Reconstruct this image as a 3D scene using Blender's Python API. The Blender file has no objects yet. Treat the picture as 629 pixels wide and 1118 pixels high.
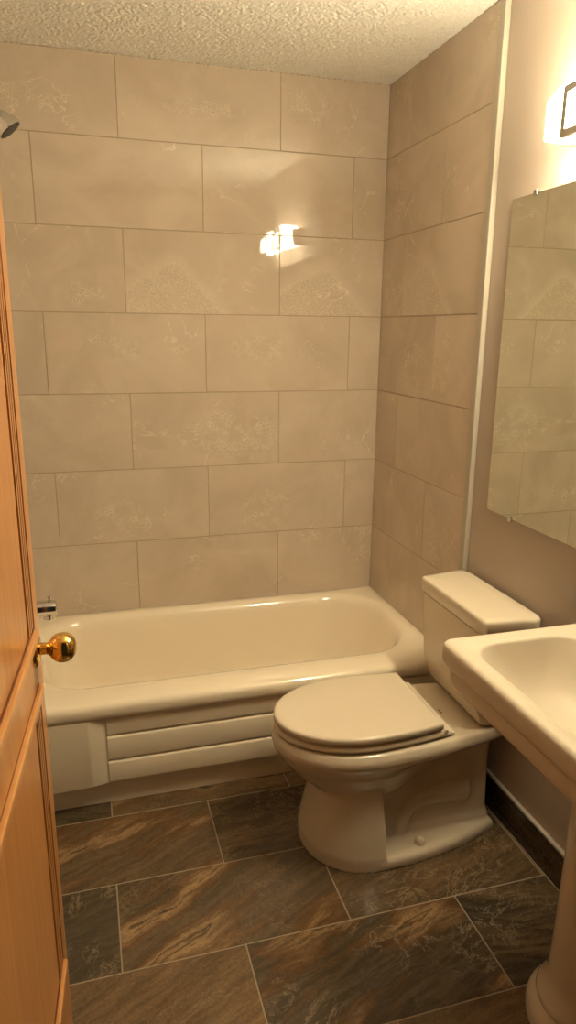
import bpy, bmesh, math, random
from mathutils import Vector, Matrix, noise as mnoise

random.seed(7)
S = bpy.context.scene
COL = S.collection

# ------------------------------------------------------------------ camera
CAM_POS = Vector((-1.2034, -2.7912, 1.5275))
RIGHT = Vector((0.9603, -0.2789, 0.0103))
cam_d = bpy.data.cameras.new('camera')
cam = bpy.data.objects.new('camera', cam_d)
COL.objects.link(cam)
YAW, PITCH, ROLL = 0.2827, -0.2558, 0.0103
cy, sy, cp, sp = math.cos(YAW), math.sin(YAW), math.cos(PITCH), math.sin(PITCH)
fwd = Vector((sy * cp, cy * cp, sp))
r0 = Vector((cy, -sy, 0))
u0 = r0.cross(fwd)
rt = math.cos(ROLL) * r0 + math.sin(ROLL) * u0
up = -math.sin(ROLL) * r0 + math.cos(ROLL) * u0
cam.matrix_world = Matrix(((rt.x, up.x, -fwd.x, CAM_POS.x), (rt.y, up.y, -fwd.y, CAM_POS.y),
                           (rt.z, up.z, -fwd.z, CAM_POS.z), (0, 0, 0, 1)))
cam_d.sensor_fit = 'VERTICAL'
cam_d.sensor_height = 24.0
cam_d.lens = 24.0 * 764.094 / 1118.0
cam_d.clip_start = 0.02
S.camera = cam

# ------------------------------------------------------------------ world, exposure
W = bpy.data.worlds.new('world')
S.world = W
W.use_nodes = True
W.node_tree.nodes['Background'].inputs[0].default_value = (1.0, 0.82, 0.6, 1)
W.node_tree.nodes['Background'].inputs[1].default_value = 0.02
S.view_settings.view_transform = 'Standard'
S.view_settings.look = 'None'
S.view_settings.gamma = 1.0
S.view_settings.use_curve_mapping = False
S.view_settings.exposure = 0.0
S.cycles.use_denoising = True
S.cycles.max_bounces = 10
S.cycles.diffuse_bounces = 6
S.cycles.caustics_reflective = True
LAMP_COLOR = (1.0, 0.855, 0.555)
LAMP_STRENGTH = 128.0

# ------------------------------------------------------------------ helpers
def mesh_obj(name, bm, mats, parent=None, smooth=True, angle=40):
    me = bpy.data.meshes.new(name)
    bmesh.ops.recalc_face_normals(bm, faces=bm.faces[:])
    bm.to_mesh(me)
    bm.free()
    for m in (mats if isinstance(mats, (list, tuple)) else [mats]):
        me.materials.append(m)
    o = bpy.data.objects.new(name, me)
    COL.objects.link(o)
    if smooth:
        for p in me.polygons:
            p.use_smooth = True
        try:
            me.set_sharp_from_angle(angle=math.radians(angle))
        except Exception:
            pass
    if parent:
        o.parent = parent
        o.matrix_parent_inverse = parent.matrix_world.inverted()
    return o

def bake_mods(o):
    dg = bpy.context.evaluated_depsgraph_get()
    dg.update()
    me = bpy.data.meshes.new_from_object(o.evaluated_get(dg))
    o.modifiers.clear()
    o.data = me
    for p in me.polygons:
        p.use_smooth = True

def bevel(o, w, seg=2, ang=35):
    m = o.modifiers.new('bevel', 'BEVEL')
    m.width = w
    m.segments = seg
    m.limit_method = 'ANGLE'
    m.angle_limit = math.radians(ang)
    m.harden_normals = False
    return o

def empty(name, loc, label=None, cat=None, group=None):
    o = bpy.data.objects.new(name, None)
    o.empty_display_size = 0.05
    COL.objects.link(o)
    o.location = loc
    o.matrix_world = Matrix.Translation(Vector(loc))
    tag(o, label, cat, group)
    return o

def tag(o, label=None, cat=None, group=None, kind=None):
    if label: o['label'] = label
    if cat: o['category'] = cat
    if group: o['group'] = group
    if kind: o['kind'] = kind
    return o

def box(bm, x0, x1, y0, y1, z0, z1):
    vs = [bm.verts.new((x, y, z)) for z in (z0, z1) for y in (y0, y1) for x in (x0, x1)]
    for f in ((0, 2, 3, 1), (4, 5, 7, 6), (0, 1, 5, 4), (2, 6, 7, 3), (0, 4, 6, 2), (1, 3, 7, 5)):
        bm.faces.new([vs[i] for i in f])
    return vs

def loft(bm, rings, cap0=True, cap1=True, closed=True):
    vr = [[bm.verts.new(p) for p in r] for r in rings]
    n = len(vr[0])
    for a, b in zip(vr[:-1], vr[1:]):
        for i in range(n if closed else n - 1):
            j = (i + 1) % n
            bm.faces.new((a[i], a[j], b[j], b[i]))
    if cap0: bm.faces.new(vr[0][::-1])
    if cap1: bm.faces.new(vr[-1])
    return vr

def rrect(x0, x1, y0, y1, z, r, nc=8, ns=6):
    """rounded rectangle, counter-clockwise, constant point count"""
    r = max(min(r, (x1 - x0) / 2 - 1e-4, (y1 - y0) / 2 - 1e-4), 1e-4)
    cs = [(x1 - r, y0 + r, -90), (x1 - r, y1 - r, 0), (x0 + r, y1 - r, 90), (x0 + r, y0 + r, 180)]
    pts = []
    for k, (cx, cy_, a0) in enumerate(cs):
        arc = [(cx + r * math.cos(math.radians(a0 + 90 * i / nc)), cy_ + r * math.sin(math.radians(a0 + 90 * i / nc))) for i in range(nc + 1)]
        pts += arc
        nx, ny_, na = cs[(k + 1) % 4]
        q = (nx + r * math.cos(math.radians(na)), ny_ + r * math.sin(math.radians(na)))
        for i in range(1, ns):
            t = i / ns
            pts.append((arc[-1][0] * (1 - t) + q[0] * t, arc[-1][1] * (1 - t) + q[1] * t))
    return [Vector((p[0], p[1], z)) for p in pts]

def circle(c, r, n, axis='z', ry=None):
    out = []
    ry = r if ry is None else ry
    for i in range(n):
        a = 2 * math.pi * i / n
        u, v = r * math.cos(a), ry * math.sin(a)
        if axis == 'z': out.append(Vector((c[0] + u, c[1] + v, c[2])))
        elif axis == 'x': out.append(Vector((c[0], c[1] + u, c[2] + v)))
        else: out.append(Vector((c[0] + u, c[1], c[2] + v)))
    return out

def lathe(bm, origin, direction, prof, n=32, cap0=True, cap1=True):
    """prof: list of (distance along direction, radius)"""
    d = Vector(direction).normalized()
    a = d.orthogonal().normalized()
    b = d.cross(a)
    o = Vector(origin)
    rings = [[o + d * t + (a * math.cos(2 * math.pi * i / n) + b * math.sin(2 * math.pi * i / n)) * max(r, 1e-4) for i in range(n)] for t, r in prof]
    return loft(bm, rings, cap0, cap1)

def tube(bm, path, radii, n=20, cap=True):
    path = [Vector(p) for p in path]
    rings = []
    ref = Vector((0, 1, 0))
    for i, p in enumerate(path):
        t = (path[min(i + 1, len(path) - 1)] - path[max(i - 1, 0)]).normalized()
        a = (ref - t * ref.dot(t))
        if a.length < 1e-3: a = t.orthogonal()
        a.normalize()
        b = t.cross(a)
        r = radii[i] if isinstance(radii, (list, tuple)) else radii
        rings.append([p + (a * math.cos(2 * math.pi * k / n) + b * math.sin(2 * math.pi * k / n)) * r for k in range(n)])
    loft(bm, rings, cap, cap)

def smooth_path(pts, m=8):
    """Catmull-Rom through pts (tuples of any length)"""
    out = []
    P = [pts[0]] + list(pts) + [pts[-1]]
    for i in range(1, len(P) - 2):
        for k in range(m):
            t = k / m
            out.append(tuple(0.5 * ((2 * b) + (-a + c) * t + (2 * a - 5 * b + 4 * c - d) * t * t + (-a + 3 * b - 3 * c + d) * t ** 3)
                             for a, b, c, d in zip(P[i - 1], P[i], P[i + 1], P[i + 2])))
    out.append(tuple(pts[-1]))
    return out

def offset(poly, d):
    """inset (d>0) a counter-clockwise outline"""
    n = len(poly)
    out = []
    for i in range(n):
        a, b, c = poly[i - 1], poly[i], poly[(i + 1) % n]
        e1 = Vector((b[0] - a[0], b[1] - a[1])); e2 = Vector((c[0] - b[0], c[1] - b[1]))
        if e1.length < 1e-9: e1 = e2
        if e2.length < 1e-9: e2 = e1
        n1 = Vector((-e1.y, e1.x)).normalized(); n2 = Vector((-e2.y, e2.x)).normalized()
        m = n1 + n2
        if m.length < 1e-6: m = n1
        m = m / max(m.length_squared, 0.6) * 2 * 1.0 if False else m.normalized() / max(0.5, m.normalized().dot(n1))
        out.append((b[0] + m.x * d, b[1] + m.y * d))
    return out

# ------------------------------------------------------------------ material helpers
class Mat:
    def __init__(self, name):
        self.m = bpy.data.materials.new(name)
        self.m.use_nodes = True
        self.t = self.m.node_tree
        self.b = self.t.nodes['Principled BSDF']
    def node(self, ty, **kw):
        n = self.t.nodes.new(ty)
        for k, v in kw.items(): setattr(n, k, v)
        return n
    def put(self, sock, v):
        if isinstance(v, bpy.types.NodeSocket): self.t.links.new(v, sock)
        else:
            if sock.type == 'RGBA' and len(v) == 3: v = (*v, 1)
            sock.default_value = v
    def math(self, op, a, b=0.0, c=0.0, clamp=False):
        n = self.node('ShaderNodeMath', operation=op, use_clamp=clamp)
        self.put(n.inputs[0], a); self.put(n.inputs[1], b); self.put(n.inputs[2], c)
        return n.outputs[0]
    def vmath(self, op, a, b=(0, 0, 0), scale=None):
        n = self.node('ShaderNodeVectorMath', operation=op)
        self.put(n.inputs[0], a); self.put(n.inputs[1], b)
        if scale is not None: self.put(n.inputs['Scale'], scale)
        return n.outputs[0]
    def noise(self, vec, scale, detail=3.0, rough=0.55, dist=0.0, color=False):
        n = self.node('ShaderNodeTexNoise')
        self.put(n.inputs['Vector'], vec)
        n.inputs['Scale'].default_value = scale
        n.inputs['Detail'].default_value = detail
        n.inputs['Roughness'].default_value = rough
        n.inputs['Distortion'].default_value = dist
        return n.outputs['Color' if color else 'Fac']
    def voronoi(self, vec, scale, feature='DISTANCE_TO_EDGE'):
        n = self.node('ShaderNodeTexVoronoi', feature=feature)
        self.put(n.inputs['Vector'], vec)
        n.inputs['Scale'].default_value = scale
        return n.outputs['Distance']
    def remap(self, v, a, b, c=0.0, d=1.0, smooth=True):
        n = self.node('ShaderNodeMapRange')
        if smooth: n.interpolation_type = 'SMOOTHSTEP'
        self.put(n.inputs[0], v); self.put(n.inputs[1], a); self.put(n.inputs[2], b); self.put(n.inputs[3], c); self.put(n.inputs[4], d)
        return n.outputs[0]
    def mix(self, f, a, b):
        n = self.node('ShaderNodeMix', data_type='RGBA')
        self.put(n.inputs[0], f); self.put(n.inputs[6], a); self.put(n.inputs[7], b)
        return n.outputs[2]
    def attr(self, name, out='Fac'):
        n = self.node('ShaderNodeAttribute', attribute_name=name)
        return n.outputs[out]
    def bump(self, h, strength=0.3, dist=0.01):
        n = self.node('ShaderNodeBump')
        n.inputs['Strength'].default_value = strength
        n.inputs['Distance'].default_value = dist
        self.put(n.inputs['Height'], h)
        self.t.links.new(n.outputs[0], self.b.inputs['Normal'])
    def set(self, **kw):
        for k, v in kw.items(): self.put(self.b.inputs[k.replace('_', ' ')], v)
        return self
    def objco(self):
        return self.node('ShaderNodeTexCoord').outputs['Object']

def simple(name, color, rough=0.5, metal=0.0, spec=0.5, coat=0.0, wob=0.04, scale=30):
    M = Mat(name)
    n = M.noise(M.objco(), scale, 4)
    c2 = tuple(max(0, c * (1 - wob)) for c in color)
    M.set(Base_Color=M.mix(n, color, c2), Roughness=rough, Metallic=metal, Specular_IOR_Level=spec, Coat_Weight=coat, Coat_Roughness=0.05)
    return M.m

# wall tile: cut stone print, glossy
def wall_tile_mat():
    M = Mat('glazed_beige_stone_tile')
    uv = M.node('ShaderNodeUVMap', uv_map='tile').outputs[0]
    seed = M.attr('seed')
    sv = M.node('ShaderNodeCombineXYZ')
    M.put(sv.inputs[2], M.math('MULTIPLY', seed, 37.0))
    p = M.vmath('ADD', uv, sv.outputs[0])
    sep = M.node('ShaderNodeSeparateXYZ'); M.put(sep.inputs[0], uv)
    u, v = sep.outputs[0], sep.outputs[1]
    cloud = M.noise(p, 4.0, 5, 0.6, 0.6)
    base = M.mix(M.remap(cloud, 0.3, 0.7), (0.4950, 0.4131, 0.3317), (0.5792, 0.4909, 0.4010))
    pinkish = M.remap(M.noise(M.vmath('ADD', p, (5, 3, 1)), 5.0, 3), 0.5, 0.8, 0, 0.35)
    base = M.mix(pinkish, base, (0.5544, 0.4277, 0.3366))
    wob = M.math('MULTIPLY', M.math('SUBTRACT', M.noise(p, 14.0, 5, 0.65), 0.5), 0.09)
    # hill-shaped print
    left = M.math('ADD', 0.10, M.math('MULTIPLY', u, 0.55))
    right = M.math('SUBTRACT', 0.205, M.math('MULTIPLY', M.math('SUBTRACT', u, 0.19), 1.05))
    hill = M.math('SUBTRACT', M.math('ADD', M.math('SMOOTH_MIN', left, right, 0.07), M.math('MULTIPLY', wob, 0.5)), v)
    hillm = M.math('MULTIPLY', M.remap(hill, -0.004, 0.012), M.attr('hill'))
    halo = M.math('MULTIPLY', M.math('MULTIPLY', M.remap(hill, -0.05, 0.0), M.remap(hill, 0.01, 0.03, 1, 0)), M.attr('hill'))
    # free patch print
    pc = M.attr('patch_c', 'Vector'); pr = M.attr('patch_r', 'Vector')
    dl = M.vmath('DIVIDE', M.vmath('SUBTRACT', uv, pc), pr)
    ln = M.node('ShaderNodeVectorMath', operation='LENGTH'); M.put(ln.inputs[0], dl)
    patch = M.math('SUBTRACT', 1.0, M.math('ADD', ln.outputs['Value'], M.math('MULTIPLY', wob, 12.0)))
    patchm = M.remap(patch, -0.05, 0.35)
    mask = M.math('MAXIMUM', hillm, patchm)
    # crackle inside the prints
    dis = M.vmath('SCALE', M.noise(p, 30.0, 3, color=True), scale=0.03)
    cr = M.voronoi(M.vmath('ADD', p, dis), 105.0)
    line = M.remap(cr, 0.02, 0.16, 1.0, 0.0)
    gate = M.remap(M.noise(p, 22.0, 3), 0.40, 0.62)
    gate = M.math('MAXIMUM', gate, M.math('MULTIPLY', hillm, 0.75))
    crack = M.math('MULTIPLY', M.math('MULTIPLY', line, mask), gate)
    # sparse veins
    vn = M.math('ABSOLUTE', M.math('SUBTRACT', M.noise(M.vmath('ADD', p, (9, 2, 4)), 5.5, 6, 0.6, 0.8), 0.5))
    vein = M.math('MULTIPLY', M.remap(vn, 0.0, 0.012, 1, 0), M.remap(M.noise(M.vmath('ADD', p, (1, 7, 2)), 5.0, 2), 0.54, 0.68))
    fleck = M.math('MULTIPLY', M.remap(M.noise(p, 60.0, 4, 0.7), 0.60, 0.72), M.remap(M.noise(M.vmath('ADD', p, (3, 3, 8)), 6.0, 2), 0.55, 0.7))
    c = M.mix(M.math('MULTIPLY', mask, 0.25), base, (0.4653, 0.3888, 0.2970))
    c = M.mix(M.math('MULTIPLY', halo, 0.36), c, (0.6534, 0.5638, 0.4653))
    hi = M.math('ADD', M.math('MULTIPLY', crack, 0.50), M.math('ADD', M.math('MULTIPLY', vein, 0.7), M.math('MULTIPLY', fleck, 0.35)), clamp=True)
    c = M.mix(hi, c, (0.7524, 0.6707, 0.5544))
    M.set(Base_Color=c, Roughness=M.math("ADD", 0.03, M.math("MULTIPLY", hi, 0.08)), Specular_IOR_Level=0.55)
    M.bump(M.math('ADD', M.math('MULTIPLY', hi, 0.25), M.math('MULTIPLY', M.noise(p, 5.0, 2), 1.0)), 0.05, 0.008)
    return M.m

def floor_tile_mat():
    M = Mat('dark_brown_slate_tile')
    uv = M.node('ShaderNodeUVMap', uv_map='tile').outputs[0]
    sv = M.node('ShaderNodeCombineXYZ')
    seed = M.attr('seed')
    M.put(sv.inputs[2], M.math('MULTIPLY', seed, 53.0))
    M.put(sv.inputs[0], M.math('MULTIPLY', seed, 11.0))
    p = M.vmath('ADD', uv, sv.outputs[0])
    rot = M.node('ShaderNodeVectorRotate', rotation_type='AXIS_ANGLE')
    M.put(rot.inputs['Vector'], p)
    rot.inputs['Axis'].default_value = (0, 0, 1)
    M.put(rot.inputs['Angle'], M.attr('slant'))
    pr = rot.outputs[0]
    warp = M.vmath('ADD', pr, M.vmath('SCALE', M.noise(pr, 5.0, 4, 0.6, color=True), scale=0.07))
    st = M.vmath('MULTIPLY', warp, (1.5, 7.0, 1.0))
    band = M.noise(st, 1.15, 4, 0.55)
    fine = M.noise(M.vmath('MULTIPLY', warp, (7.0, 60.0, 1.0)), 1.0, 5, 0.65)
    grain = M.noise(p, 130.0, 3, 0.7)
    tone = M.attr('tone')
    fine = M.math('ADD', M.math('MULTIPLY', fine, 0.75), M.math('MULTIPLY', M.noise(warp, 55.0, 5, 0.75), 0.25))
    dark = M.mix(tone, (0.0394, 0.0314, 0.0210), (0.1114, 0.0682, 0.0341))
    mid = M.mix(tone, (0.0780, 0.0578, 0.0349), (0.1882, 0.1156, 0.0578))
    c = M.mix(M.remap(fine, 0.38, 0.62), dark, mid)
    streak = M.math('MULTIPLY', M.remap(band, 0.53, 0.64), M.attr('streak'))
    c = M.mix(M.math('MULTIPLY', streak, M.remap(fine, 0.36, 0.56, 0.30, 1.0)), c, (0.31, 0.19, 0.092))
    rust = M.math('MULTIPLY', M.math('MULTIPLY', M.remap(band, 0.50, 0.56), M.remap(band, 0.56, 0.62, 1, 0)), M.attr('streak'))
    c = M.mix(M.math('MULTIPLY', rust, 0.45), c, (0.13, 0.05, 0.016))
    edge = M.math('MULTIPLY', M.math('MULTIPLY', M.remap(band, 0.64, 0.66), M.remap(band, 0.66, 0.70, 1, 0)), M.attr('streak'))
    c = M.mix(M.math('MULTIPLY', edge, 0.75), c, (0.018, 0.013, 0.009))
    c = M.mix(M.remap(grain, 0.40, 0.65, 0, 0.35), c, (0.035, 0.026, 0.018))
    vn = M.math('ABSOLUTE', M.math('SUBTRACT', M.noise(M.vmath('ADD', p, (2, 9, 1)), 8.5, 9, 0.72, 1.0), 0.5))
    gate = M.math('MULTIPLY', M.remap(M.noise(M.vmath('ADD', p, (4, 1, 6)), 4.5, 3), 0.43, 0.60), M.attr('veins'))
    vein = M.math('MULTIPLY', M.remap(vn, 0.0, 0.013, 1, 0), gate)
    c = M.mix(M.math('MULTIPLY', vein, 0.8), c, (0.34, 0.25, 0.14))
    M.set(Base_Color=c, Roughness=M.remap(grain, 0.3, 0.7, 0.13, 0.28), Specular_IOR_Level=0.5)
    h = M.math('ADD', M.math('MULTIPLY', fine, 0.6), M.math('ADD', M.math('MULTIPLY', vein, -0.4), M.math('MULTIPLY', M.noise(p, 9.0, 3), 1.2)))
    M.bump(h, 0.30, 0.004)
    return M.m

def oak_mat(name, c1, c2, axis='z'):
    M = Mat(name)
    co = M.objco()
    sc = {'z': (60, 60, 1.6), 'h': (60, 1.6, 60)}[axis]
    w = M.vmath('ADD', co, M.vmath('SCALE', M.noise(co, 3.0, 2, color=True), scale=0.03))
    g = M.noise(M.vmath('MULTIPLY', w, sc), 1.0, 5, 0.6)
    pores = M.noise(M.vmath('MULTIPLY', co, tuple(s * 5 for s in sc)), 1.0, 2)
    broad = M.noise(M.vmath('MULTIPLY', w, tuple(s * 0.16 for s in sc)), 1.0, 3)
    c = M.mix(M.remap(g, 0.3, 0.72), c1, c2)
    c = M.mix(M.remap(broad, 0.35, 0.7, 0, 0.35), c, c2)
    c = M.mix(M.remap(pores, 0.60, 0.75, 0, 0.35), c, tuple(x * 0.6 for x in c2))
    M.set(Base_Color=c, Roughness=0.30, Specular_IOR_Level=0.4, Coat_Weight=0.25, Coat_Roughness=0.18)
    M.bump(g, 0.08, 0.003)
    return M.m

def ceiling_mat():
    M = Mat('white_popcorn_texture')
    co = M.objco()
    n = M.noise(co, 150.0, 4, 0.6)
    M.set(Base_Color=M.mix(M.remap(n, 0.35, 0.65), (0.80, 0.77, 0.71), (0.90, 0.88, 0.83)), Roughness=0.95, Specular_IOR_Level=0.1)
    M.bump(n, 0.5, 0.006)
    return M.m

MT_TILE = wall_tile_mat()
MT_FLOOR = floor_tile_mat()
MT_CEIL = ceiling_mat()
MT_GROUT = simple('beige_grout', (0.36, 0.29, 0.20), 0.85)
MT_FGROUT = simple('tan_floor_grout', (0.26, 0.20, 0.13), 0.85)
MT_PAINT = simple('taupe_wall_paint', (0.4050, 0.3375, 0.2790), 0.55, wob=0.03, scale=8)
MT_FRONT = simple('bounce_cut_brown', (0.17, 0.12, 0.08), 0.6)  # unseen doorway wall, colour darkened to cut bounce light
MT_TRIM = simple('cream_trim_paint', (0.3828, 0.3422, 0.2842), 0.35)
MT_CERAMIC = simple('bone_ceramic', (0.6006, 0.5187, 0.4056), 0.13, spec=0.5, coat=0.3, wob=0.02, scale=4)
MT_SINK = simple('satin_bone_ceramic', (0.5320, 0.4620, 0.3640), 0.42, spec=0.25, wob=0.02, scale=4)
MT_TUB = simple('bone_enamel', (0.8342, 0.7323, 0.5820), 0.13, spec=0.5, coat=0.3, wob=0.02, scale=4)
MT_SEAT = simple('bone_plastic', (0.6240, 0.5360, 0.4200), 0.15, spec=0.5, wob=0.02, scale=4)
MT_OAK = oak_mat('honey_oak', (0.53, 0.240, 0.078), (0.43, 0.175, 0.050))
MT_OAK_H_LIT = oak_mat('honey_oak_cross_lit', (0.62, 0.31, 0.115), (0.52, 0.235, 0.080), 'h')  # cross-grain oak, lightened where level mouldings catch the light
MT_FLUTE_AND_SHADOW = oak_mat('dark_oak_flute_and_shadow', (0.17, 0.05, 0.018), (0.11, 0.03, 0.012))  # dark oak for flutes, and for shadow lines painted beside level mouldings
MT_BRASS = simple('polished_brass', (0.86, 0.58, 0.18), 0.07, metal=1.0, wob=0.05)
MT_CHROME = simple('chrome', (0.72, 0.72, 0.72), 0.08, metal=1.0)
MT_NICKEL = simple('brushed_nickel', (0.66, 0.62, 0.57), 0.38, metal=1.0)
MT_DARK = simple('dark_rubber', (0.03, 0.028, 0.025), 0.6)
MT_MARK = simple('printed_mark', (0.16, 0.10, 0.06), 0.5)
MT_MIRROR = simple('mirror_silver', (0.80, 0.83, 0.76), 0.005, metal=1.0, wob=0.0)
MT_MEDGE = simple('mirror_edge', (0.05, 0.06, 0.05), 0.3)
gl = Mat('lit_frosted_glass')
gl.set(Base_Color=(0.9, 0.9, 0.88), Roughness=0.4, Emission_Color=LAMP_COLOR, Emission_Strength=LAMP_STRENGTH)
MT_GLASS = gl.m

# ------------------------------------------------------------------ tile sheets
TW, TH = 0.596, 0.298
def tile_sheet(name, tiles, to3d, normal, mats, back, gap=0.0011, lift=0.0012, seeds=None):
    """tiles: dicts u0,u1,v0,v1 (clipped), us,vs (origin of the full tile), attributes. One mesh: bedded tiles over grout."""
    bm = bmesh.new()
    uvl = bm.loops.layers.uv.new('tile')
    fl = {k: bm.faces.layers.float.new(k) for k in ('seed', 'hill', 'tone', 'streak', 'veins', 'slant')}
    fv = {k: bm.faces.layers.float_vector.new(k) for k in ('patch_c', 'patch_r')}
    n = Vector(normal)
    for t in tiles:
        a, b, c, d = t['u0'] + gap, t['u1'] - gap, t['v0'] + gap, t['v1'] - gap
        if b - a < 0.002 or d - c < 0.002: continue
        bev = 0.0010
        lo = [(a, c), (b, c), (b, d), (a, d)]
        hi = [(a + bev, c + bev), (b - bev, c + bev), (b - bev, d - bev), (a + bev, d - bev)]
        V0 = [bm.verts.new(to3d(*q) - n * 0.0005) for q in lo]
        V1 = [bm.verts.new(to3d(*q) + n * lift) for q in hi]
        fs = [bm.faces.new(V1)] + [bm.faces.new((V0[i], V0[(i + 1) % 4], V1[(i + 1) % 4], V1[i])) for i in range(4)]
        uvs = {id(vv): q for vv, q in zip(V0 + V1, lo + hi)}
        for f in fs:
            for k in fl: f[fl[k]] = t.get(k, 0.0)
            f[fv['patch_c']] = (*t.get('pc', (9, 9)), 0)
            f[fv['patch_r']] = (*t.get('pr', (0.1, 0.1)), 1)
            for l in f.loops:
                q = uvs[id(l.vert)]
                l[uvl].uv = (q[0] - t['us'], q[1] - t['vs'])
    for x0, x1, y0, y1, z0, z1 in back:
        k = len(bm.faces)
        box(bm, x0, x1, y0, y1, z0, z1)
        bm.faces.ensure_lookup_table()
        for f in bm.faces[k:]: f.material_index = 1
    return mesh_obj(name, bm, mats, smooth=False)

ZC = 2.4375          # ceiling
J1 = 2.1749          # first wall-tile course line below the ceiling
ROWS = [(J1, ZC, J1)] + [(J1 - (i + 1) * TH, J1 - i * TH, J1 - (i + 1) * TH) for i in range(7)] + [(J1 - 8 * TH + 0.209, J1 - 7 * TH, J1 - 8 * TH)]
ZB = 0.0

def courses(u_min, u_max, first, zmin=0.0, special=None, tag_=''):
    out = []
    for r, (v0, v1, vs) in enumerate(ROWS):
        if v1 <= zmin: continue
        start = first(r)
        k = math.floor((u_min - start) / TW)
        s = start + k * TW
        while s < u_max:
            a, b = max(s, u_min), min(s + TW, u_max)
            if b - a > 0.003:
                t = dict(u0=a, u1=b, v0=max(v0, zmin), v1=v1, us=s, vs=vs, seed=random.random())
                rnd = random.random()
                if rnd < 0.3:
                    t['pc'] = (random.uniform(0.05, 0.55), random.uniform(0.03, 0.27)); t['pr'] = (random.uniform(0.04, 0.09), random.uniform(0.03, 0.06))
                if special: t.update(special(r, round((s - start) / TW), s) or {})
                out.append(t)
            s += TW
    return out

def back_special(r, k, s):
    if r == 2 and s > -1.2: return dict(hill=1.0, pc=(9, 9))
    if r == 2: return dict(pc=(0.45, 0.07), pr=(0.08, 0.06))
    if r == 4 and -1.1 < s < -0.9: return dict(pc=(0.42, 0.12), pr=(0.22, 0.13))
    if r == 4: return dict(pc=(9, 9))
    if r == 6 and s > -0.6: return dict(pc=(0.40, 0.23), pr=(0.13, 0.10))
    if r == 0: return dict(pc=(0.10, 0.17), pr=(0.10, 0.09)) if s > -0.6 else dict(pc=(0.3, 0.12), pr=(0.17, 0.035))
    if r == 5: return dict(pc=(0.25, 0.10), pr=(0.14, 0.10))
    if r == 3 and s < -0.3: return dict(pc=(0.22, 0.17), pr=(0.14, 0.06))
def right_special(r, k, s):
    if r in (2,): return dict(hill=1.0, pc=(9, 9)) if s > 0.1 else dict(hill=0.0, pc=(0.52, 0.1), pr=(0.1, 0.14))
    if r == 3: return dict(hill=0.0, pc=(0.45, 0.10), pr=(0.13, 0.13)) if s < 0.3 else dict(pc=(0.06, 0.1), pr=(0.1, 0.1))
    if r == 0: return dict(pc=(0.62, 0.22), pr=(0.20, 0.08))

# back wall: u = x, v = z
tl = courses(-1.532, 0.0, lambda r: -0.4368 if r % 2 == 0 else -0.1388, 0.0, back_special)
wb = tile_sheet('wall_back', tl, lambda u, v: Vector((u, 0.0, v)), (0, -1, 0), [MT_TILE, MT_GROUT], [(-1.64, 0.10, 0.0002, 0.09, 0, ZC + 0.06)])
tag(wb, 'beige stone-look tiled wall behind the bathtub', 'wall', kind='structure')
# right alcove wall: u = distance from the corner
tl = courses(0.0, 0.7667, lambda r: 0.2031 if r % 2 == 0 else 0.4842, 0.0, right_special)
wr = tile_sheet('wall_right_tiled', tl, lambda u, v: Vector((0.0, -u, v)), (-1, 0, 0), [MT_TILE, MT_GROUT], [(0.0002, 0.10, -0.7667, 0.0, 0, ZC + 0.06)])
tag(wr, 'beige tiled side wall at the foot end of the tub', 'wall', kind='structure')
# left alcove wall
tl = courses(0.0, 0.7667, lambda r: 0.30 if r % 2 == 0 else 0.002, 0.0)
wl = tile_sheet('wall_left_tiled', tl, lambda u, v: Vector((-1.524, -u, v)), (1, 0, 0), [MT_TILE, MT_GROUT], [(-1.64, -1.5242, -0.7667, 0.0, 0, ZC + 0.06)])
tag(wl, 'beige tiled side wall carrying the shower head and spout', 'wall', kind='structure')

# painted walls
XR = 0.012
YF = -2.27
bm = bmesh.new(); box(bm, XR, 0.10, YF - 0.10, -0.7667, 0, ZC + 0.06)
tag(mesh_obj('wall_right', bm, MT_PAINT, smooth=False), 'taupe painted wall behind the toilet and the sink', 'wall', kind='structure')
bm = bmesh.new(); box(bm, -1.64, -1.532, YF - 0.10, -0.7667, 0, ZC + 0.06)
tag(mesh_obj('wall_left', bm, MT_PAINT, smooth=False), 'taupe painted wall behind the open door', 'wall', kind='structure')
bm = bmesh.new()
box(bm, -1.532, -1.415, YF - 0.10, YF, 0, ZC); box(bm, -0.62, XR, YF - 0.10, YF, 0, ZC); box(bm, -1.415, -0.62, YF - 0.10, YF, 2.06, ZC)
tag(mesh_obj('wall_front', bm, MT_FRONT, smooth=False), 'unseen wall with the doorway opposite the bathtub, darkened to cut bounce light', 'wall', kind='structure')

# ceiling with sprayed texture
bm = bmesh.new()
NX, NY = 460, 690
x0, x1, y0, y1 = -1.535, 0.015, YF, 0.003
grid = []
for j in range(NY + 1):
    row = []
    for i in range(NX + 1):
        x = x0 + (x1 - x0) * i / NX; y = y0 + (y1 - y0) * j / NY
        h = mnoise.noise((x * 125, y * 125, 0.3)) * 0.6 + mnoise.noise((x * 230, y * 230, 4.0)) * 0.4
        row.append(bm.verts.new((x, y, ZC - 0.0065 * max(-0.25, h))))
    grid.append(row)
for j in range(NY):
    for i in range(NX):
        bm.faces.new((grid[j][i], grid[j][i + 1], grid[j + 1][i + 1], grid[j + 1][i]))
box(bm, -1.64, 0.10, YF - 0.10, 0.09, ZC + 0.004, ZC + 0.08)
tag(mesh_obj('ceiling', bm, MT_CEIL, angle=180), 'white popcorn textured ceiling over the bathroom', 'ceiling', kind='structure')

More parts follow.
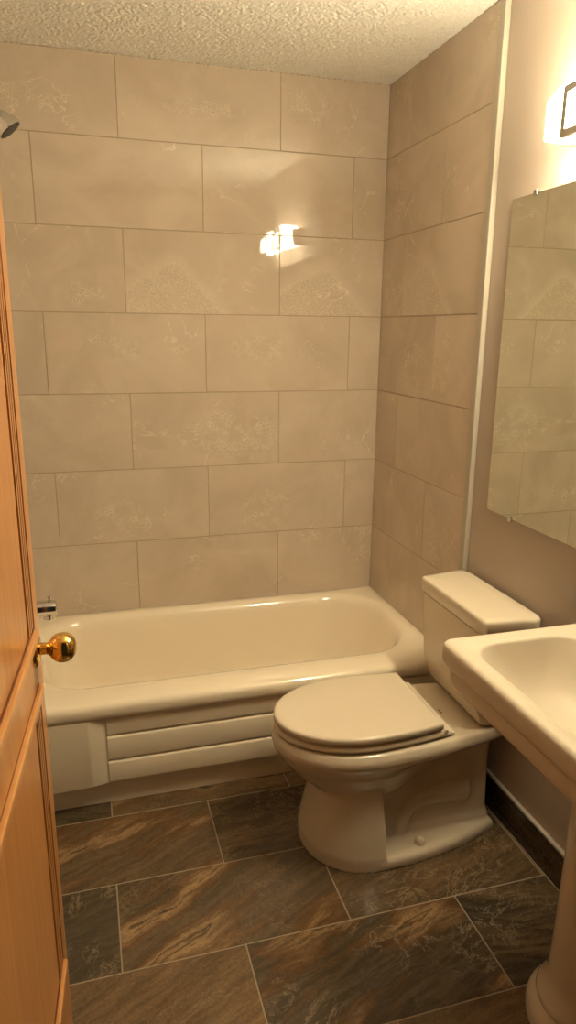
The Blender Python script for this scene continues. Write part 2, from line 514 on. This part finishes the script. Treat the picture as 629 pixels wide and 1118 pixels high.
# floor tiles: rows along x
tl = []
yj = [-0.60, -0.7805, -1.0735, -1.3665, -1.6595, -1.9525, -2.2455, -2.5385, -2.8315, -3.1245, -3.42]
spec = {  # (row, k): tone, streak, veins, slant
    (1, 0): (0.15, 0.0, 1.0, 0.3), (1, 1): (0.75, 0.9, 0.3, -0.1), (1, 2): (0.9, 0.8, 0.3, 0.2),
    (2, 0): (0.55, 1.0, 0.1, -0.45), (2, 1): (0.25, 0.35, 0.8, -0.2), (2, 2): (0.5, 0.5, 0.7, 0.3),
    (3, 0): (0.12, 0.0, 1.0, -0.3), (3, 1): (0.42, 1.0, 0.45, -0.5), (3, 2): (0.45, 0.25, 0.9, -0.3),
    (4, 0): (0.95, 0.35, 0.45, -0.5), (4, 1): (0.20, 0.9, 1.0, -0.35), (4, 2): (0.0, 0.25, 1.0, 0.2),
}
for r in range(len(yj) - 1):
    vtop, vbot = yj[r], yj[r + 1]
    start = -1.20 if r % 2 == 1 else -0.89
    # row 0 is the cut row at the tub
    rr = r + 1
    s = (-1.199 - 0.596) if rr % 2 == 1 else (-0.890 - 0.596)
    k = 0
    while s < 0.02:
        a, b = max(s, -1.532), min(s + 0.596, 0.0)
        if b - a > 0.003:
            tn, stk, vn, sl = spec.get((rr, k), (random.random(), random.random(), random.random(), random.uniform(-0.6, 0.4)))
            tl.append(dict(u0=a, u1=b, v0=vbot, v1=vtop, us=s, vs=vtop - 0.293, seed=random.random(), tone=tn, streak=stk, veins=vn, slant=sl))
        s += 0.596; k += 1
fl = tile_sheet('floor', tl, lambda u, v: Vector((u, v, 0.0)), (0, 0, 1), [MT_FLOOR, MT_FGROUT], [(-1.64, 0.10, -3.42, 0.09, -0.08, -0.0002)], gap=0.0016, lift=0.0006)
tag(fl, 'dark brown slate-look tiled floor of the bathroom', 'floor', kind='structure')

# baseboard of the right wall: dark tile strip with a cream bead on top
bm = bmesh.new(); box(bm, 0.0005, XR, YF, -0.7667 - 0.034, 0.0008, 0.113)
uvl = bm.loops.layers.uv.new('tile'); L = {k: bm.faces.layers.float.new(k) for k in ('seed', 'tone', 'streak', 'veins', 'slant')}
for f in bm.faces:
    f[L['seed']] = 0.37; f[L['tone']] = 0.0; f[L['streak']] = 0.0; f[L['veins']] = 0.25
    for l in f.loops: l[uvl].uv = (-l.vert.co.y, l.vert.co.z)
bbr = mesh_obj('baseboard_right', bm, MT_FLOOR, smooth=False)
bevel(bbr, 0.0015)
tag(bbr, 'dark slate tile baseboard along the taupe wall', 'baseboard', kind='structure')
bm = bmesh.new(); box(bm, -0.0015, XR, YF, -0.7667 - 0.034, 0.113, 0.121)
bead = mesh_obj('baseboard_bead', bm, MT_TRIM, bbr, smooth=False); bevel(bead, 0.002)
bead['label'] = 'cream bead capping the dark tile'

# vertical trim where the tile meets the paint
bm = bmesh.new(); box(bm, -0.007, XR, -0.800, -0.7675, 0.0, ZC)
tr = mesh_obj('trim_1', bm, MT_TRIM, smooth=False); bevel(tr, 0.004, 3)
tag(tr, 'slim cream vertical trim between tile and painted wall', 'trim', kind='structure')

# ------------------------------------------------------------------ bathtub
def lift_q(pl, z): return [Vector((p[0], p[1], z)) for p in pl]
tub = empty('bathtub', (-0.76, -0.38, 0.0), 'bone coloured alcove bathtub with a panelled apron', 'bathtub')
bm = bmesh.new()
XL, XR2, YB = -1.5215, -0.0025, -0.0025
def orect(yf, z, r=0.006): return rrect(XL, XR2, yf, YB, z, r)
def irect(d, z, r, xl=-1.435, xr=-0.055, yf=-0.625, yb=-0.055): return rrect(xl + d[0], xr - d[1], yf + d[2], yb - d[3], z, r)
rings = [orect(-0.722, 0.337), orect(-0.750, 0.337), orect(-0.756, 0.341), orect(-0.7595, 0.355), orect(-0.7605, 0.372), orect(-0.757, 0.383), orect(-0.747, 0.3905), orect(-0.735, 0.393),
         rrect(XL + .002, XR2 - .002, -0.722, YB - .002, 0.3945, 0.02),
         irect((-.03, -.02, -.062, -.022), 0.3955, 0.20), irect((-.012, -.012, -.030, -.013), 0.3940, 0.20), irect((0, 0, -.008, -.004), 0.388, 0.20),
         irect((.010, .012, .006, .008), 0.376, 0.195), irect((.018, .022, .016, .014), 0.355, 0.19), irect((.028, .045, .024, .022), 0.30, 0.18),
         irect((.042, .085, .034, .034), 0.22, 0.17), irect((.060, .135, .048, .050), 0.14, 0.16), irect((.078, .165, .065, .066), 0.105, 0.15),
         irect((.110, .20, .095, .096), 0.085, 0.13), irect((.16, .26, .14, .14), 0.079, 0.11), irect((.30, .40, .20, .20), 0.076, 0.08)]
loft(bm, rings, cap0=False, cap1=True)
mesh_obj('basin', bm, MT_TUB, tub, angle=60)
# apron: three bands between two plain end panels
bm = bmesh.new()
P = [(-0.700, 0.3375)]
for zt, zb in ((0.338, 0.2680), (0.2680, 0.1785), (0.1785, 0.0970)):
    P += [(-0.7275, zt - 0.0010), (-0.7370, zt - 0.0022), (-0.7415, zt - 0.0060), (-0.7425, zt - 0.0110), (-0.7425, zb + 0.0090), (-0.7410, zb + 0.0050), (-0.7370, zb + 0.0030), (-0.7275, zb + 0.0022)]
P += [(-0.700, 0.0990)]
loft(bm, [[Vector((x, y, z)) for y, z in P] for x in (-1.199, -0.325)], True, True)
for q in ([(-1.521, -.700), (-1.521, -0.7535), (-1.2600, -0.7535), (-1.2540, -0.7530), (-1.2480, -0.7515), (-1.2010, -0.7385), (-1.1970, -0.7360), (-1.1960, -0.7320), (-1.196, -.700)],
          [(-.003, -.700), (-.328, -.700), (-.328, -0.7320), (-.3270, -0.7360), (-.3230, -0.7385), (-.2760, -0.7515), (-.2700, -0.7530), (-.2640, -0.7535), (-.003, -0.7535)]):
    def ins(d): return [(x, min(-.700, y + d)) for x, y in q]
    loft(bm, [lift_q(ins(d), z) for z, d in ((.0960, .006), (.0975, .002), (.102, 0), (.3375, 0))])
mesh_obj('apron', bm, MT_TUB, tub, angle=50)
bm = bmesh.new(); box(bm, -1.521, -0.003, -0.702, -0.686, 0.0, 0.1)
mesh_obj('toe_strip', bm, MT_TUB, tub, smooth=False)

# ------------------------------------------------------------------ toilet
YC = -1.04
toilet = empty('toilet', (-0.40, YC, 0.0), 'bone two-piece toilet with closed lid between tub and sink', 'toilet')
def egg(xf, xc, xr, hw, hr, z, n=26, m=12, k=8, y0=YC, pf=2.0):
    """front half ellipse (towards -x), sides tapering from hw to hr at xr, straight back; counter-clockwise from above"""
    pts = []
    side = [(xr + (xc - xr) * (i / m), hr + (hw - hr) * (1 - (1 - i / m) ** 2)) for i in range(m)]   # rear to widest
    front = []
    for i in range(n + 1):
        a = math.pi * (0.5 - i / n)
        c_, s_ = math.cos(a), math.sin(a)
        front.append((xc - (xc - xf) * abs(c_) ** (2 / pf), hw * math.copysign(abs(s_) ** (2 / pf), s_)))
    for x, h in side: pts.append((x, y0 + h))
    for x, h in front: pts.append((x, y0 + h))
    for x, h in side[::-1]: pts.append((x, y0 - h))
    for i in range(1, k): pts.append((xr, y0 - hr + 2 * hr * i / k))
    return [Vector((p[0], p[1], z)) for p in pts]
def flat(r): return [(p.x, p.y) for p in r]
def lift_ring(pl, z): return [Vector((p[0], p[1], z)) for p in pl]

bm = bmesh.new()
# bowl and deck
loft(bm, [egg(-.700, -.47, -.060, .155, .120, .386), egg(-.716, -.47, -.050, .174, .134, .3865), egg(-.726, -.47, -.046, .184, .139, .382), egg(-.732, -.47, -.045, .192, .140, .366),
          egg(-.733, -.47, -.050, .193, .140, .350), egg(-.728, -.47, -.075, .188, .130, .338), egg(-.722, -.47, -.16, .182, .105, .326), egg(-.712, -.47, -.25, .172, .085, .308),
          egg(-.694, -.47, -.265, .157, .095, .285), egg(-.668, -.47, -.28, .146, .092, .255), egg(-.622, -.47, -.305, .132, .085, .215), egg(-.58, -.47, -.34, .11, .07, .180), egg(-.54, -.47, -.37, .07, .04, .160)])
# front skirt
def dsec(xf, xb, hw, z): return egg(xf, xb - 0.02, xb, hw, hw, z, n=30, m=6, k=10, pf=2.1)
loft(bm, [dsec(-.646, -.437, .190, .0), dsec(-.644, -.437, .188, .04), dsec(-.632, -.437, .176, .10), dsec(-.620, -.437, .160, .16), dsec(-.614, -.438, .146, .21), dsec(-.622, -.44, .138, .26)])
# plinth
pl = egg(-.646, -.43, -.040, .192, .115, 0, n=30, m=16)
loft(bm, [pl, lift_ring(flat(pl), .022), lift_ring(offset(flat(pl), .003), .030), lift_ring(offset(flat(pl), .010), .036), lift_ring(offset(flat(pl), .022), .038)])
# rear body and trap bulges
loft(bm, [rrect(-.46, -.045, YC - .108, YC + .108, .0, .03), rrect(-.46, -.047, YC - .106, YC + .106, .05, .03), rrect(-.46, -.052, YC - .098, YC + .098, .07, .03), rrect(-.46, -.055, YC - .094, YC + .094, .20, .03),
          rrect(-.40, -.055, YC - .094, YC + .094, .28, .03), rrect(-.36, -.05, YC - .10, YC + .10, .35, .03)])
for s in (-1, 1):
    yy = YC + s * .075
    path = smooth_path([(-.355, yy, .02), (-.352, yy, .085), (-.315, yy, .140), (-.255, yy, .158), (-.19, yy, .152), (-.13, yy, .15)], 6)
    tube(bm, path, .038, 16)
    path = smooth_path([(-.45, yy, .150), (-.40, yy, .135), (-.345, yy, .105)], 6)
    tube(bm, path, .022, 16)
bowl = mesh_obj('bowl', bm, MT_CERAMIC, toilet)
rm = bowl.modifiers.new('remesh', 'REMESH'); rm.mode = 'VOXEL'; rm.voxel_size = 0.0040; rm.use_smooth_shade = True
sm = bowl.modifiers.new('smooth', 'SMOOTH'); sm.factor = 0.5; sm.iterations = 4
bake_mods(bowl)

# seat ring and lid
def slab(name, rings, mat, parent, angle=50):
    bm = bmesh.new(); loft(bm, rings); return mesh_obj(name, bm, mat, parent, angle=angle)
so = flat(egg(-.726, -.475, -.262, .178, .159, 0, n=40, m=12, k=6))
si = flat(egg(-.655, -.475, -.33, .115, .095, 0, n=40, m=12, k=6))
bm = bmesh.new()
rr_ = [lift_ring(offset(so, .006), .3930), lift_ring(offset(so, .001), .3940), lift_ring(so, .396), lift_ring(so, .403), lift_ring(offset(so, .003), .4085), lift_ring(offset(so, .009), .4112),
       lift_ring(offset(si, -.006), .4112), lift_ring(si, .405), lift_ring(si, .396), lift_ring(offset(si, -.004), .3930)]
vr = loft(bm, rr_, False, False)
for i in range(len(so)):
    j = (i + 1) % len(so); bm.faces.new((vr[-1][i], vr[-1][j], vr[0][j], vr[0][i]))
mesh_obj('seat_ring', bm, MT_SEAT, toilet, angle=60)
lo = flat(egg(-.728, -.475, -.268, .180, .160, 0, n=40, m=12, k=6))
def scl(pl, s, cx=-.47): return [(cx + (x - cx) * s, YC + (y - YC) * s) for x, y in pl]
lid = slab('seat_lid', [lift_ring(offset(lo, .035), .4180), lift_ring(offset(lo, .0015), .4182), lift_ring(lo, .4200), lift_ring(lo, .432), lift_ring(offset(lo, .002), .4365), lift_ring(offset(lo, .006), .4388),
                  lift_ring(offset(lo, .014), .4398), lift_ring(scl(lo, .75), .4412), lift_ring(scl(lo, .4), .4420), lift_ring(scl(lo, .1), .4422)], MT_SEAT, toilet)
bm = bmesh.new()
box(bm, -.262, -.226, YC - .155, YC + .155, .388, .402)
hb = mesh_obj('hinge', bm, MT_SEAT, toilet); bevel(hb, .008, 4)
for s in (-1, 1):
    bm = bmesh.new(); lathe(bm, (-.258, YC + s * .146, .408), (0, s, 0), [(0, .0075), (.012, .0075), (.014, .006)], 16)
    hp = mesh_obj('hinge_pin', bm, MT_SEAT, hb)
bm = bmesh.new(); box(bm, -.205, -.2020, YC - .030, YC - .010, .3840, .3876)
mk = mesh_obj('maker_mark', bm, MT_MARK, bowl, smooth=False); mk['label'] = 'small dark printed mark'
for s in (-1, 1):
    bm = bmesh.new(); lathe(bm, (-.315, YC + s * .150, .034), (0, 0, 1), [(0, .016), (.006, .0165), (.016, .0145), (.022, .010), (.024, .003)], 20)
    mesh_obj('bolt_cap', bm, MT_SEAT, toilet)

# tank
def trap(xf, xb, hf, hb_, z, rf=.012, rb=.03, nc=5):
    base = [(xf, YC + .012 + hf, rf), (xf, YC + .004 - hf, rf), (xb, YC + .004 - hb_, rb), (xb, YC + .012 + hb_, rb)]
    out = []
    n = len(base)
    for i in range(n):
        p = Vector(base[i][:2]); a = Vector(base[i - 1][:2]); b = Vector(base[(i + 1) % n][:2]); r = base[i][2]
        da = (a - p).normalized(); db = (b - p).normalized()
        A = p + da * r; B = p + db * r
        for k in range(nc + 1):
            t = k / nc
            q = A * (1 - t) ** 2 + p * 2 * t * (1 - t) + B * t * t
            out.append(q)
        for k in range(1, 6):
            t = k / 6
            nb = Vector(base[(i + 1) % n][:2]); rn = base[(i + 1) % n][2]
            C_ = nb + (p - nb).normalized() * rn
            q = B * (1 - t) + C_ * t
            out.append(q)
    return [Vector((q.x, q.y, z)) for q in out]
XB = 0.002
slab('tank', [trap(-.125, -.03, .135, .15, .389), trap(-.140, -.025, .142, .16, .402), trap(-.152, -.020, .150, .175, .425), trap(-.166, -.015, .158, .185, .462), trap(-.172, -.012, .164, .190, .50), trap(-.176, -.01, .180, .208, .68), trap(-.176, -.01, .182, .210, .700), trap(-.1745, -.011, .180, .208, .7015), trap(-.160, -.02, .165, .19, .7016), trap(-.160, -.02, .165, .19, .707)], MT_CERAMIC, toilet, 35)
slab('tank_lid', [trap(-.150, -.03, .155, .18, .7055), trap(-.179, -.004, .188, .218, .7056), trap(-.181, -.003, .190, .220, .7075, .012, .045), trap(-.182, -.003, .190, .220, .742, .012, .045), trap(-.181, -.004, .189, .219, .7485, .012, .045), trap(-.177, -.007, .185, .215, .7525, .012, .045), trap(-.165, -.015, .17, .20, .7545, .012, .045), trap(-.12, -.05, .10, .12, .756, .012, .03)], MT_CERAMIC, toilet, 50)

# ------------------------------------------------------------------ pedestal sink
SY0, SY1 = -2.075, -1.462
SCY = (SY0 + SY1) / 2
sink = empty('pedestal_sink', (-0.19, SCY, 0.0), 'bone pedestal sink with stepped rim below the mirror', 'sink')
bm = bmesh.new()
def sr(d, z, r, db=0.0): return rrect(-0.452 + d, XR - 0.001 - db, SY0 + d, SY1 - d, z, r, 8, 8)
def br(x0, x1, d, z, r): return rrect(x0, x1, SY0 + d, SY1 - d, z, r, 8, 8)
rings = [rrect(-.27, -.03, SCY - .11, SCY + .11, .690, .09, 8, 8), rrect(-.33, -.012, SCY - .17, SCY + .17, .702, .08, 8, 8), rrect(-.415, XR - .001, SY0 + .05, SY1 - .05, .726, .06, 8, 8), sr(.022, .736, .035), sr(.016, .741, .032), sr(.014, .747, .032), sr(.013, .775, .03), sr(.017, .781, .03), sr(.0165, .785, .03), sr(.005, .789, .028), sr(.001, .795, .026), sr(0, .803, .026), sr(0, .826, .026), sr(.001, .834, .026), sr(.005, .8395, .026), sr(.011, .8415, .024),
         sr(.030, .8418, .022), sr(.034, .8395, .022), sr(.038, .8388, .022),
         br(-.410, -.117, .047, .8385, .070), br(-.407, -.120, .050, .8375, .070), br(-.4045, -.122, .0525, .833, .070), br(-.399, -.126, .059, .810, .075), br(-.385, -.135, .075, .775, .085), br(-.365, -.15, .10, .735, .09), br(-.33, -.175, .145, .708, .075), br(-.28, -.22, .22, .698, .03)]
loft(bm, rings)
mesh_obj('basin', bm, MT_SINK, sink, angle=60)
bm = bmesh.new()
pc_ = (-.19, SCY)
prof = [(.0, .124), (.022, .126), (.040, .121), (.050, .110), (.056, .104), (.066, .107), (.076, .103), (.090, .092), (.13, .0845), (.25, .0825), (.45, .0800), (.60, .083), (.66, .092), (.70, .105)]
loft(bm, [circle((pc_[0], pc_[1], z), r, 48) for z, r in prof])
mesh_obj('pedestal', bm, MT_CERAMIC, sink, angle=60)

# ------------------------------------------------------------------ mirror
MX = XR - 0.0005
mir = empty('wall_mirror', (MX, -1.5, 0.98), 'frameless rectangular mirror on the taupe wall above the sink', 'mirror')
bm = bmesh.new(); box(bm, MX - .006, MX, -2.12, -0.8955, 0.981, 1.891)
mg = mesh_obj('mirror_glass', bm, [MT_MIRROR, MT_MEDGE], mir, smooth=False)
for p in mg.data.polygons:
    p.material_index = 0 if p.normal.x < -0.9 else 1
for y, z, s in ((-1.005, 1.891, 1), (-1.022, 0.981, -1)):
    bm = bmesh.new(); box(bm, MX - .010, MX, y - .009, y + .009, z - .006 if s > 0 else z - .008, z + .008 if s > 0 else z + .006)
    c_ = mesh_obj('mirror_clip', bm, MT_CHROME, mir, smooth=False); bevel(c_, .002)

# ------------------------------------------------------------------ vanity light
vl = empty('vanity_light', (XR, -1.38, 2.03), 'lit frosted-glass vanity light on the wall above the mirror', 'light')
bm = bmesh.new(); box(bm, -.012, XR, -1.69, -1.15, 1.995, 2.065)
bp = mesh_obj('back_plate', bm, MT_NICKEL, vl, smooth=False); bevel(bp, .003)
for i, y1_ in enumerate((-1.155, -1.455)):
    y0_ = y1_ - 0.262
    bm = bmesh.new()
    prof = [(y1_, 1.975), (y1_, 2.062), (y1_ - .045, 2.083), (y0_ + .045, 2.083), (y0_, 2.062), (y0_, 1.975)]
    loft(bm, [[Vector((x, y, z)) for y, z in prof] for x in (-.014, -.088)])
    g = mesh_obj('glass_shade', bm, MT_GLASS, vl, smooth=False); bevel(g, .003)
    for yy in (y1_ + .0004, y0_ - .0024):
        bm = bmesh.new(); loft(bm, [[Vector((x, y, z)) for x, z in ((-.050, 1.976), (-.050, 2.060), (XR - .001, 2.060), (XR - .001, 1.976))] for y in (yy, yy + .002)])
        mesh_obj('end_light_block', bm, MT_NICKEL, vl, smooth=False)  # unseen caps added to keep glass-end light off the wall
    fy1, fy0, fz0, fz1, fw = y1_ - .078, y0_ + .030, 1.964, 2.074, .0165
    bm = bmesh.new()
    for a in ((fy0, fy1, fz0, fz0 + fw), (fy0, fy1, fz1 - fw, fz1), (fy0, fy0 + fw, fz0 + fw, fz1 - fw), (fy1 - fw, fy1, fz0 + fw, fz1 - fw)):
        box(bm, -.101, -.0890, a[0], a[1], a[2], a[3])
    bmesh.ops.remove_doubles(bm, verts=bm.verts[:], dist=1e-5)
    mesh_obj('metal_frame', bm, MT_NICKEL, vl, smooth=False)

# ------------------------------------------------------------------ tub spout and shower head
SX = -1.5225
sp_ = empty('tub_spout', (SX, -0.38, 0.575), 'chrome tub spout on the tiled wall above the tub rim', 'spout')
bm = bmesh.new()
lathe(bm, (SX, -0.38, 0.578), (1, 0, 0), [(0, .033), (.012, .034), (.016, .0295), (.05, .0295), (.12, .0290), (.172, .0285), (.180, .027), (.183, .020)], 32)
bm2 = []
lathe(bm, (SX + .155, -0.38, 0.556), (0, 0, -1), [(0, .021), (.014, .021), (.017, .018), (.0172, .012)], 24)
mesh_obj('spout_body', bm, MT_CHROME, sp_)
bm = bmesh.new(); lathe(bm, (SX + .160, -0.38, 0.604), (0, 0, 1), [(0, .004), (.009, .004), (.011, .0068), (.018, .0068), (.020, .004)], 16)
mesh_obj('diverter_knob', bm, MT_CHROME, sp_)
sh = empty('shower_head', (SX, -0.38, 2.15), 'small metal shower head tilted down from the tiled wall', 'shower head')
bm = bmesh.new(); tube(bm, smooth_path([(SX, -.38, 2.17), (SX + .05, -.38, 2.172), (SX + .085, -.38, 2.166), (SX + .114, -.38, 2.140)], 6), .0105, 16)
lathe(bm, (SX, -.38, 2.17), (1, 0, 0), [(0, .032), (.004, .031), (.010, .02), (.013, .011)], 24)
mesh_obj('shower_arm', bm, MT_NICKEL, sh)
dirv = Vector((.64, 0, -.77)).normalized()
ho = Vector((SX + .103, -.38, 2.150))
bm = bmesh.new(); lathe(bm, ho, dirv, [(0, .0125), (.014, .016), (.026, .0145), (.034, .018), (.052, .029), (.068, .036), (.080, .0385), (.085, .038), (.086, .034)], 36)
hd = mesh_obj('head', bm, MT_CHROME, sh)
bm = bmesh.new(); lathe(bm, ho + dirv * .0855, dirv, [(0, .034), (.002, .034), (.0032, .030), (.0034, .001)], 36)
fc = mesh_obj('spray_face', bm, MT_DARK, hd)
a_ = dirv.orthogonal().normalized(); b_ = dirv.cross(a_)
bm = bmesh.new()
for rr, nn in ((.010, 6), (.019, 12), (.0275, 18)):
    for k in range(nn):
        an = 2 * math.pi * k / nn
        lathe(bm, ho + dirv * .0885 + (a_ * math.cos(an) + b_ * math.sin(an)) * rr, dirv, [(0, .0014), (.0010, .0010)], 8)
mesh_obj('nozzles', bm, MT_MEDGE, fc)

# ------------------------------------------------------------------ door (open, seen along its face)
SL = 0.078
E0 = Vector((-1.3115, -1.500, 0.0))
DD = Vector((-SL, -1.0, 0)).normalized()       # from the free edge to the hinges
NN = Vector((1.0, -SL, 0)).normalized()        # outward from the face we see
DW, DH, DT = 0.735, 2.03, 0.036
def dp(s, z, o): return E0 + DD * s + NN * o + Vector((0, 0, z))
def dbox(bm, s0, s1, z0, z1, o0, o1):
    vs = [bm.verts.new(dp(s, z, o)) for o in (o0, o1) for z in (z0, z1) for s in (s0, s1)]
    for f in ((0, 2, 3, 1), (4, 5, 7, 6), (0, 1, 5, 4), (2, 6, 7, 3), (0, 4, 6, 2), (1, 3, 7, 5)):
        bm.faces.new([vs[i] for i in f])
door = empty('door_1', tuple(E0 + DD * DW), 'open honey oak panel door with a brass knob', 'door')
door['kind'] = 'structure'
bm = bmesh.new(); dbox(bm, 0, DW, 0.008, DH, -DT, -0.006)
mesh_obj('door_core', bm, MT_OAK, door, smooth=False)
ST = 0.042
panels = [(0.982, 1.93), (0.245, 0.891)]
for a, b in ((0, ST), (DW - .06, DW)):
    bm = bmesh.new(); dbox(bm, a, b, 0.008, DH, -0.0065, 0)
    mesh_obj('stile', bm, MT_OAK, door, smooth=False)
for z0, z1 in ((0.008, .245), (.891, .982), (1.93, DH)):
    bm = bmesh.new(); dbox(bm, ST, DW - .06, z0, z1, -0.0065, 0)
    mesh_obj('rail', bm, MT_OAK, door, smooth=False)
for z0, z1 in panels:
    s0, s1 = ST, DW - .06
    # upright mouldings: dark flutes between light beads
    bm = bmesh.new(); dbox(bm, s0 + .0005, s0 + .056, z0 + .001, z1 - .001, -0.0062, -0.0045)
    mesh_obj('flute', bm, MT_FLUTE_AND_SHADOW, door, smooth=False)
    for k in range(3):
        a = s0 + .010 + k * .0165
        bm = bmesh.new(); dbox(bm, a, a + .0105, z0 + .001, z1 - .001, -0.0062, -0.0005)
        mesh_obj('bead', bm, MT_OAK, door, smooth=False)
    # level mouldings top and bottom
    for zz, sg in ((z0, 1), (z1, -1)):
        bm = bmesh.new()
        a, b = (zz, zz + .019) if sg > 0 else (zz - .019, zz)
        dbox(bm, s0 + .004, s1, a, b, -0.0062, 0.0085)
        mo = mesh_obj('moulding', bm, MT_OAK_H_LIT, door, smooth=False); bevel(mo, .003, 3)
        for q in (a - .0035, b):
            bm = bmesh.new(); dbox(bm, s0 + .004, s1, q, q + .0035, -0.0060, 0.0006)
            mesh_obj('shadow_line', bm, MT_FLUTE_AND_SHADOW, door, smooth=False)  # raised dark strip painted in as the moulding's shadow line
    bm = bmesh.new(); dbox(bm, s0 + .060, s1 - .03, z0 + .022, z1 - .022, -0.0062, -0.002)
    pn = mesh_obj('panel', bm, MT_OAK, door, smooth=False); bevel(pn, .0015)
# knob
kp = dp(.058, .966, 0)
bm = bmesh.new(); lathe(bm, kp, NN, [(0, .0335), (.002, .0335), (.005, .031), (.008, .024), (.0095, .015), (.010, .011), (.019, .0105), (.024, .012), (.027, .016), (.030, .0200), (.036, .0245), (.043, .0268), (.050, .0272), (.057, .0258), (.064, .0215), (.069, .0150), (.0715, .0080), (.072, .002)], 40)
kn = mesh_obj('door_knob', bm, MT_BRASS, door); kn['label'] = 'round polished brass knob'
bm = bmesh.new()
vs0 = E0
box_ = [dp(-.0012, .915, -.026), dp(.001, .915, -.026)]
def dbox2(bm, s0, s1, z0, z1, o0, o1): dbox(bm, s0, s1, z0, z1, o0, o1)
dbox2(bm, -.0012, .002, .936, .996, -.030, -.008)
lp = mesh_obj('latch_plate', bm, MT_BRASS, door, smooth=False)
bm = bmesh.new(); dbox2(bm, -.009, .0, .956, .976, -.026, -.014)
mesh_obj('latch_bolt', bm, MT_BRASS, lp, smooth=False)

bpy.context.view_layer.update()
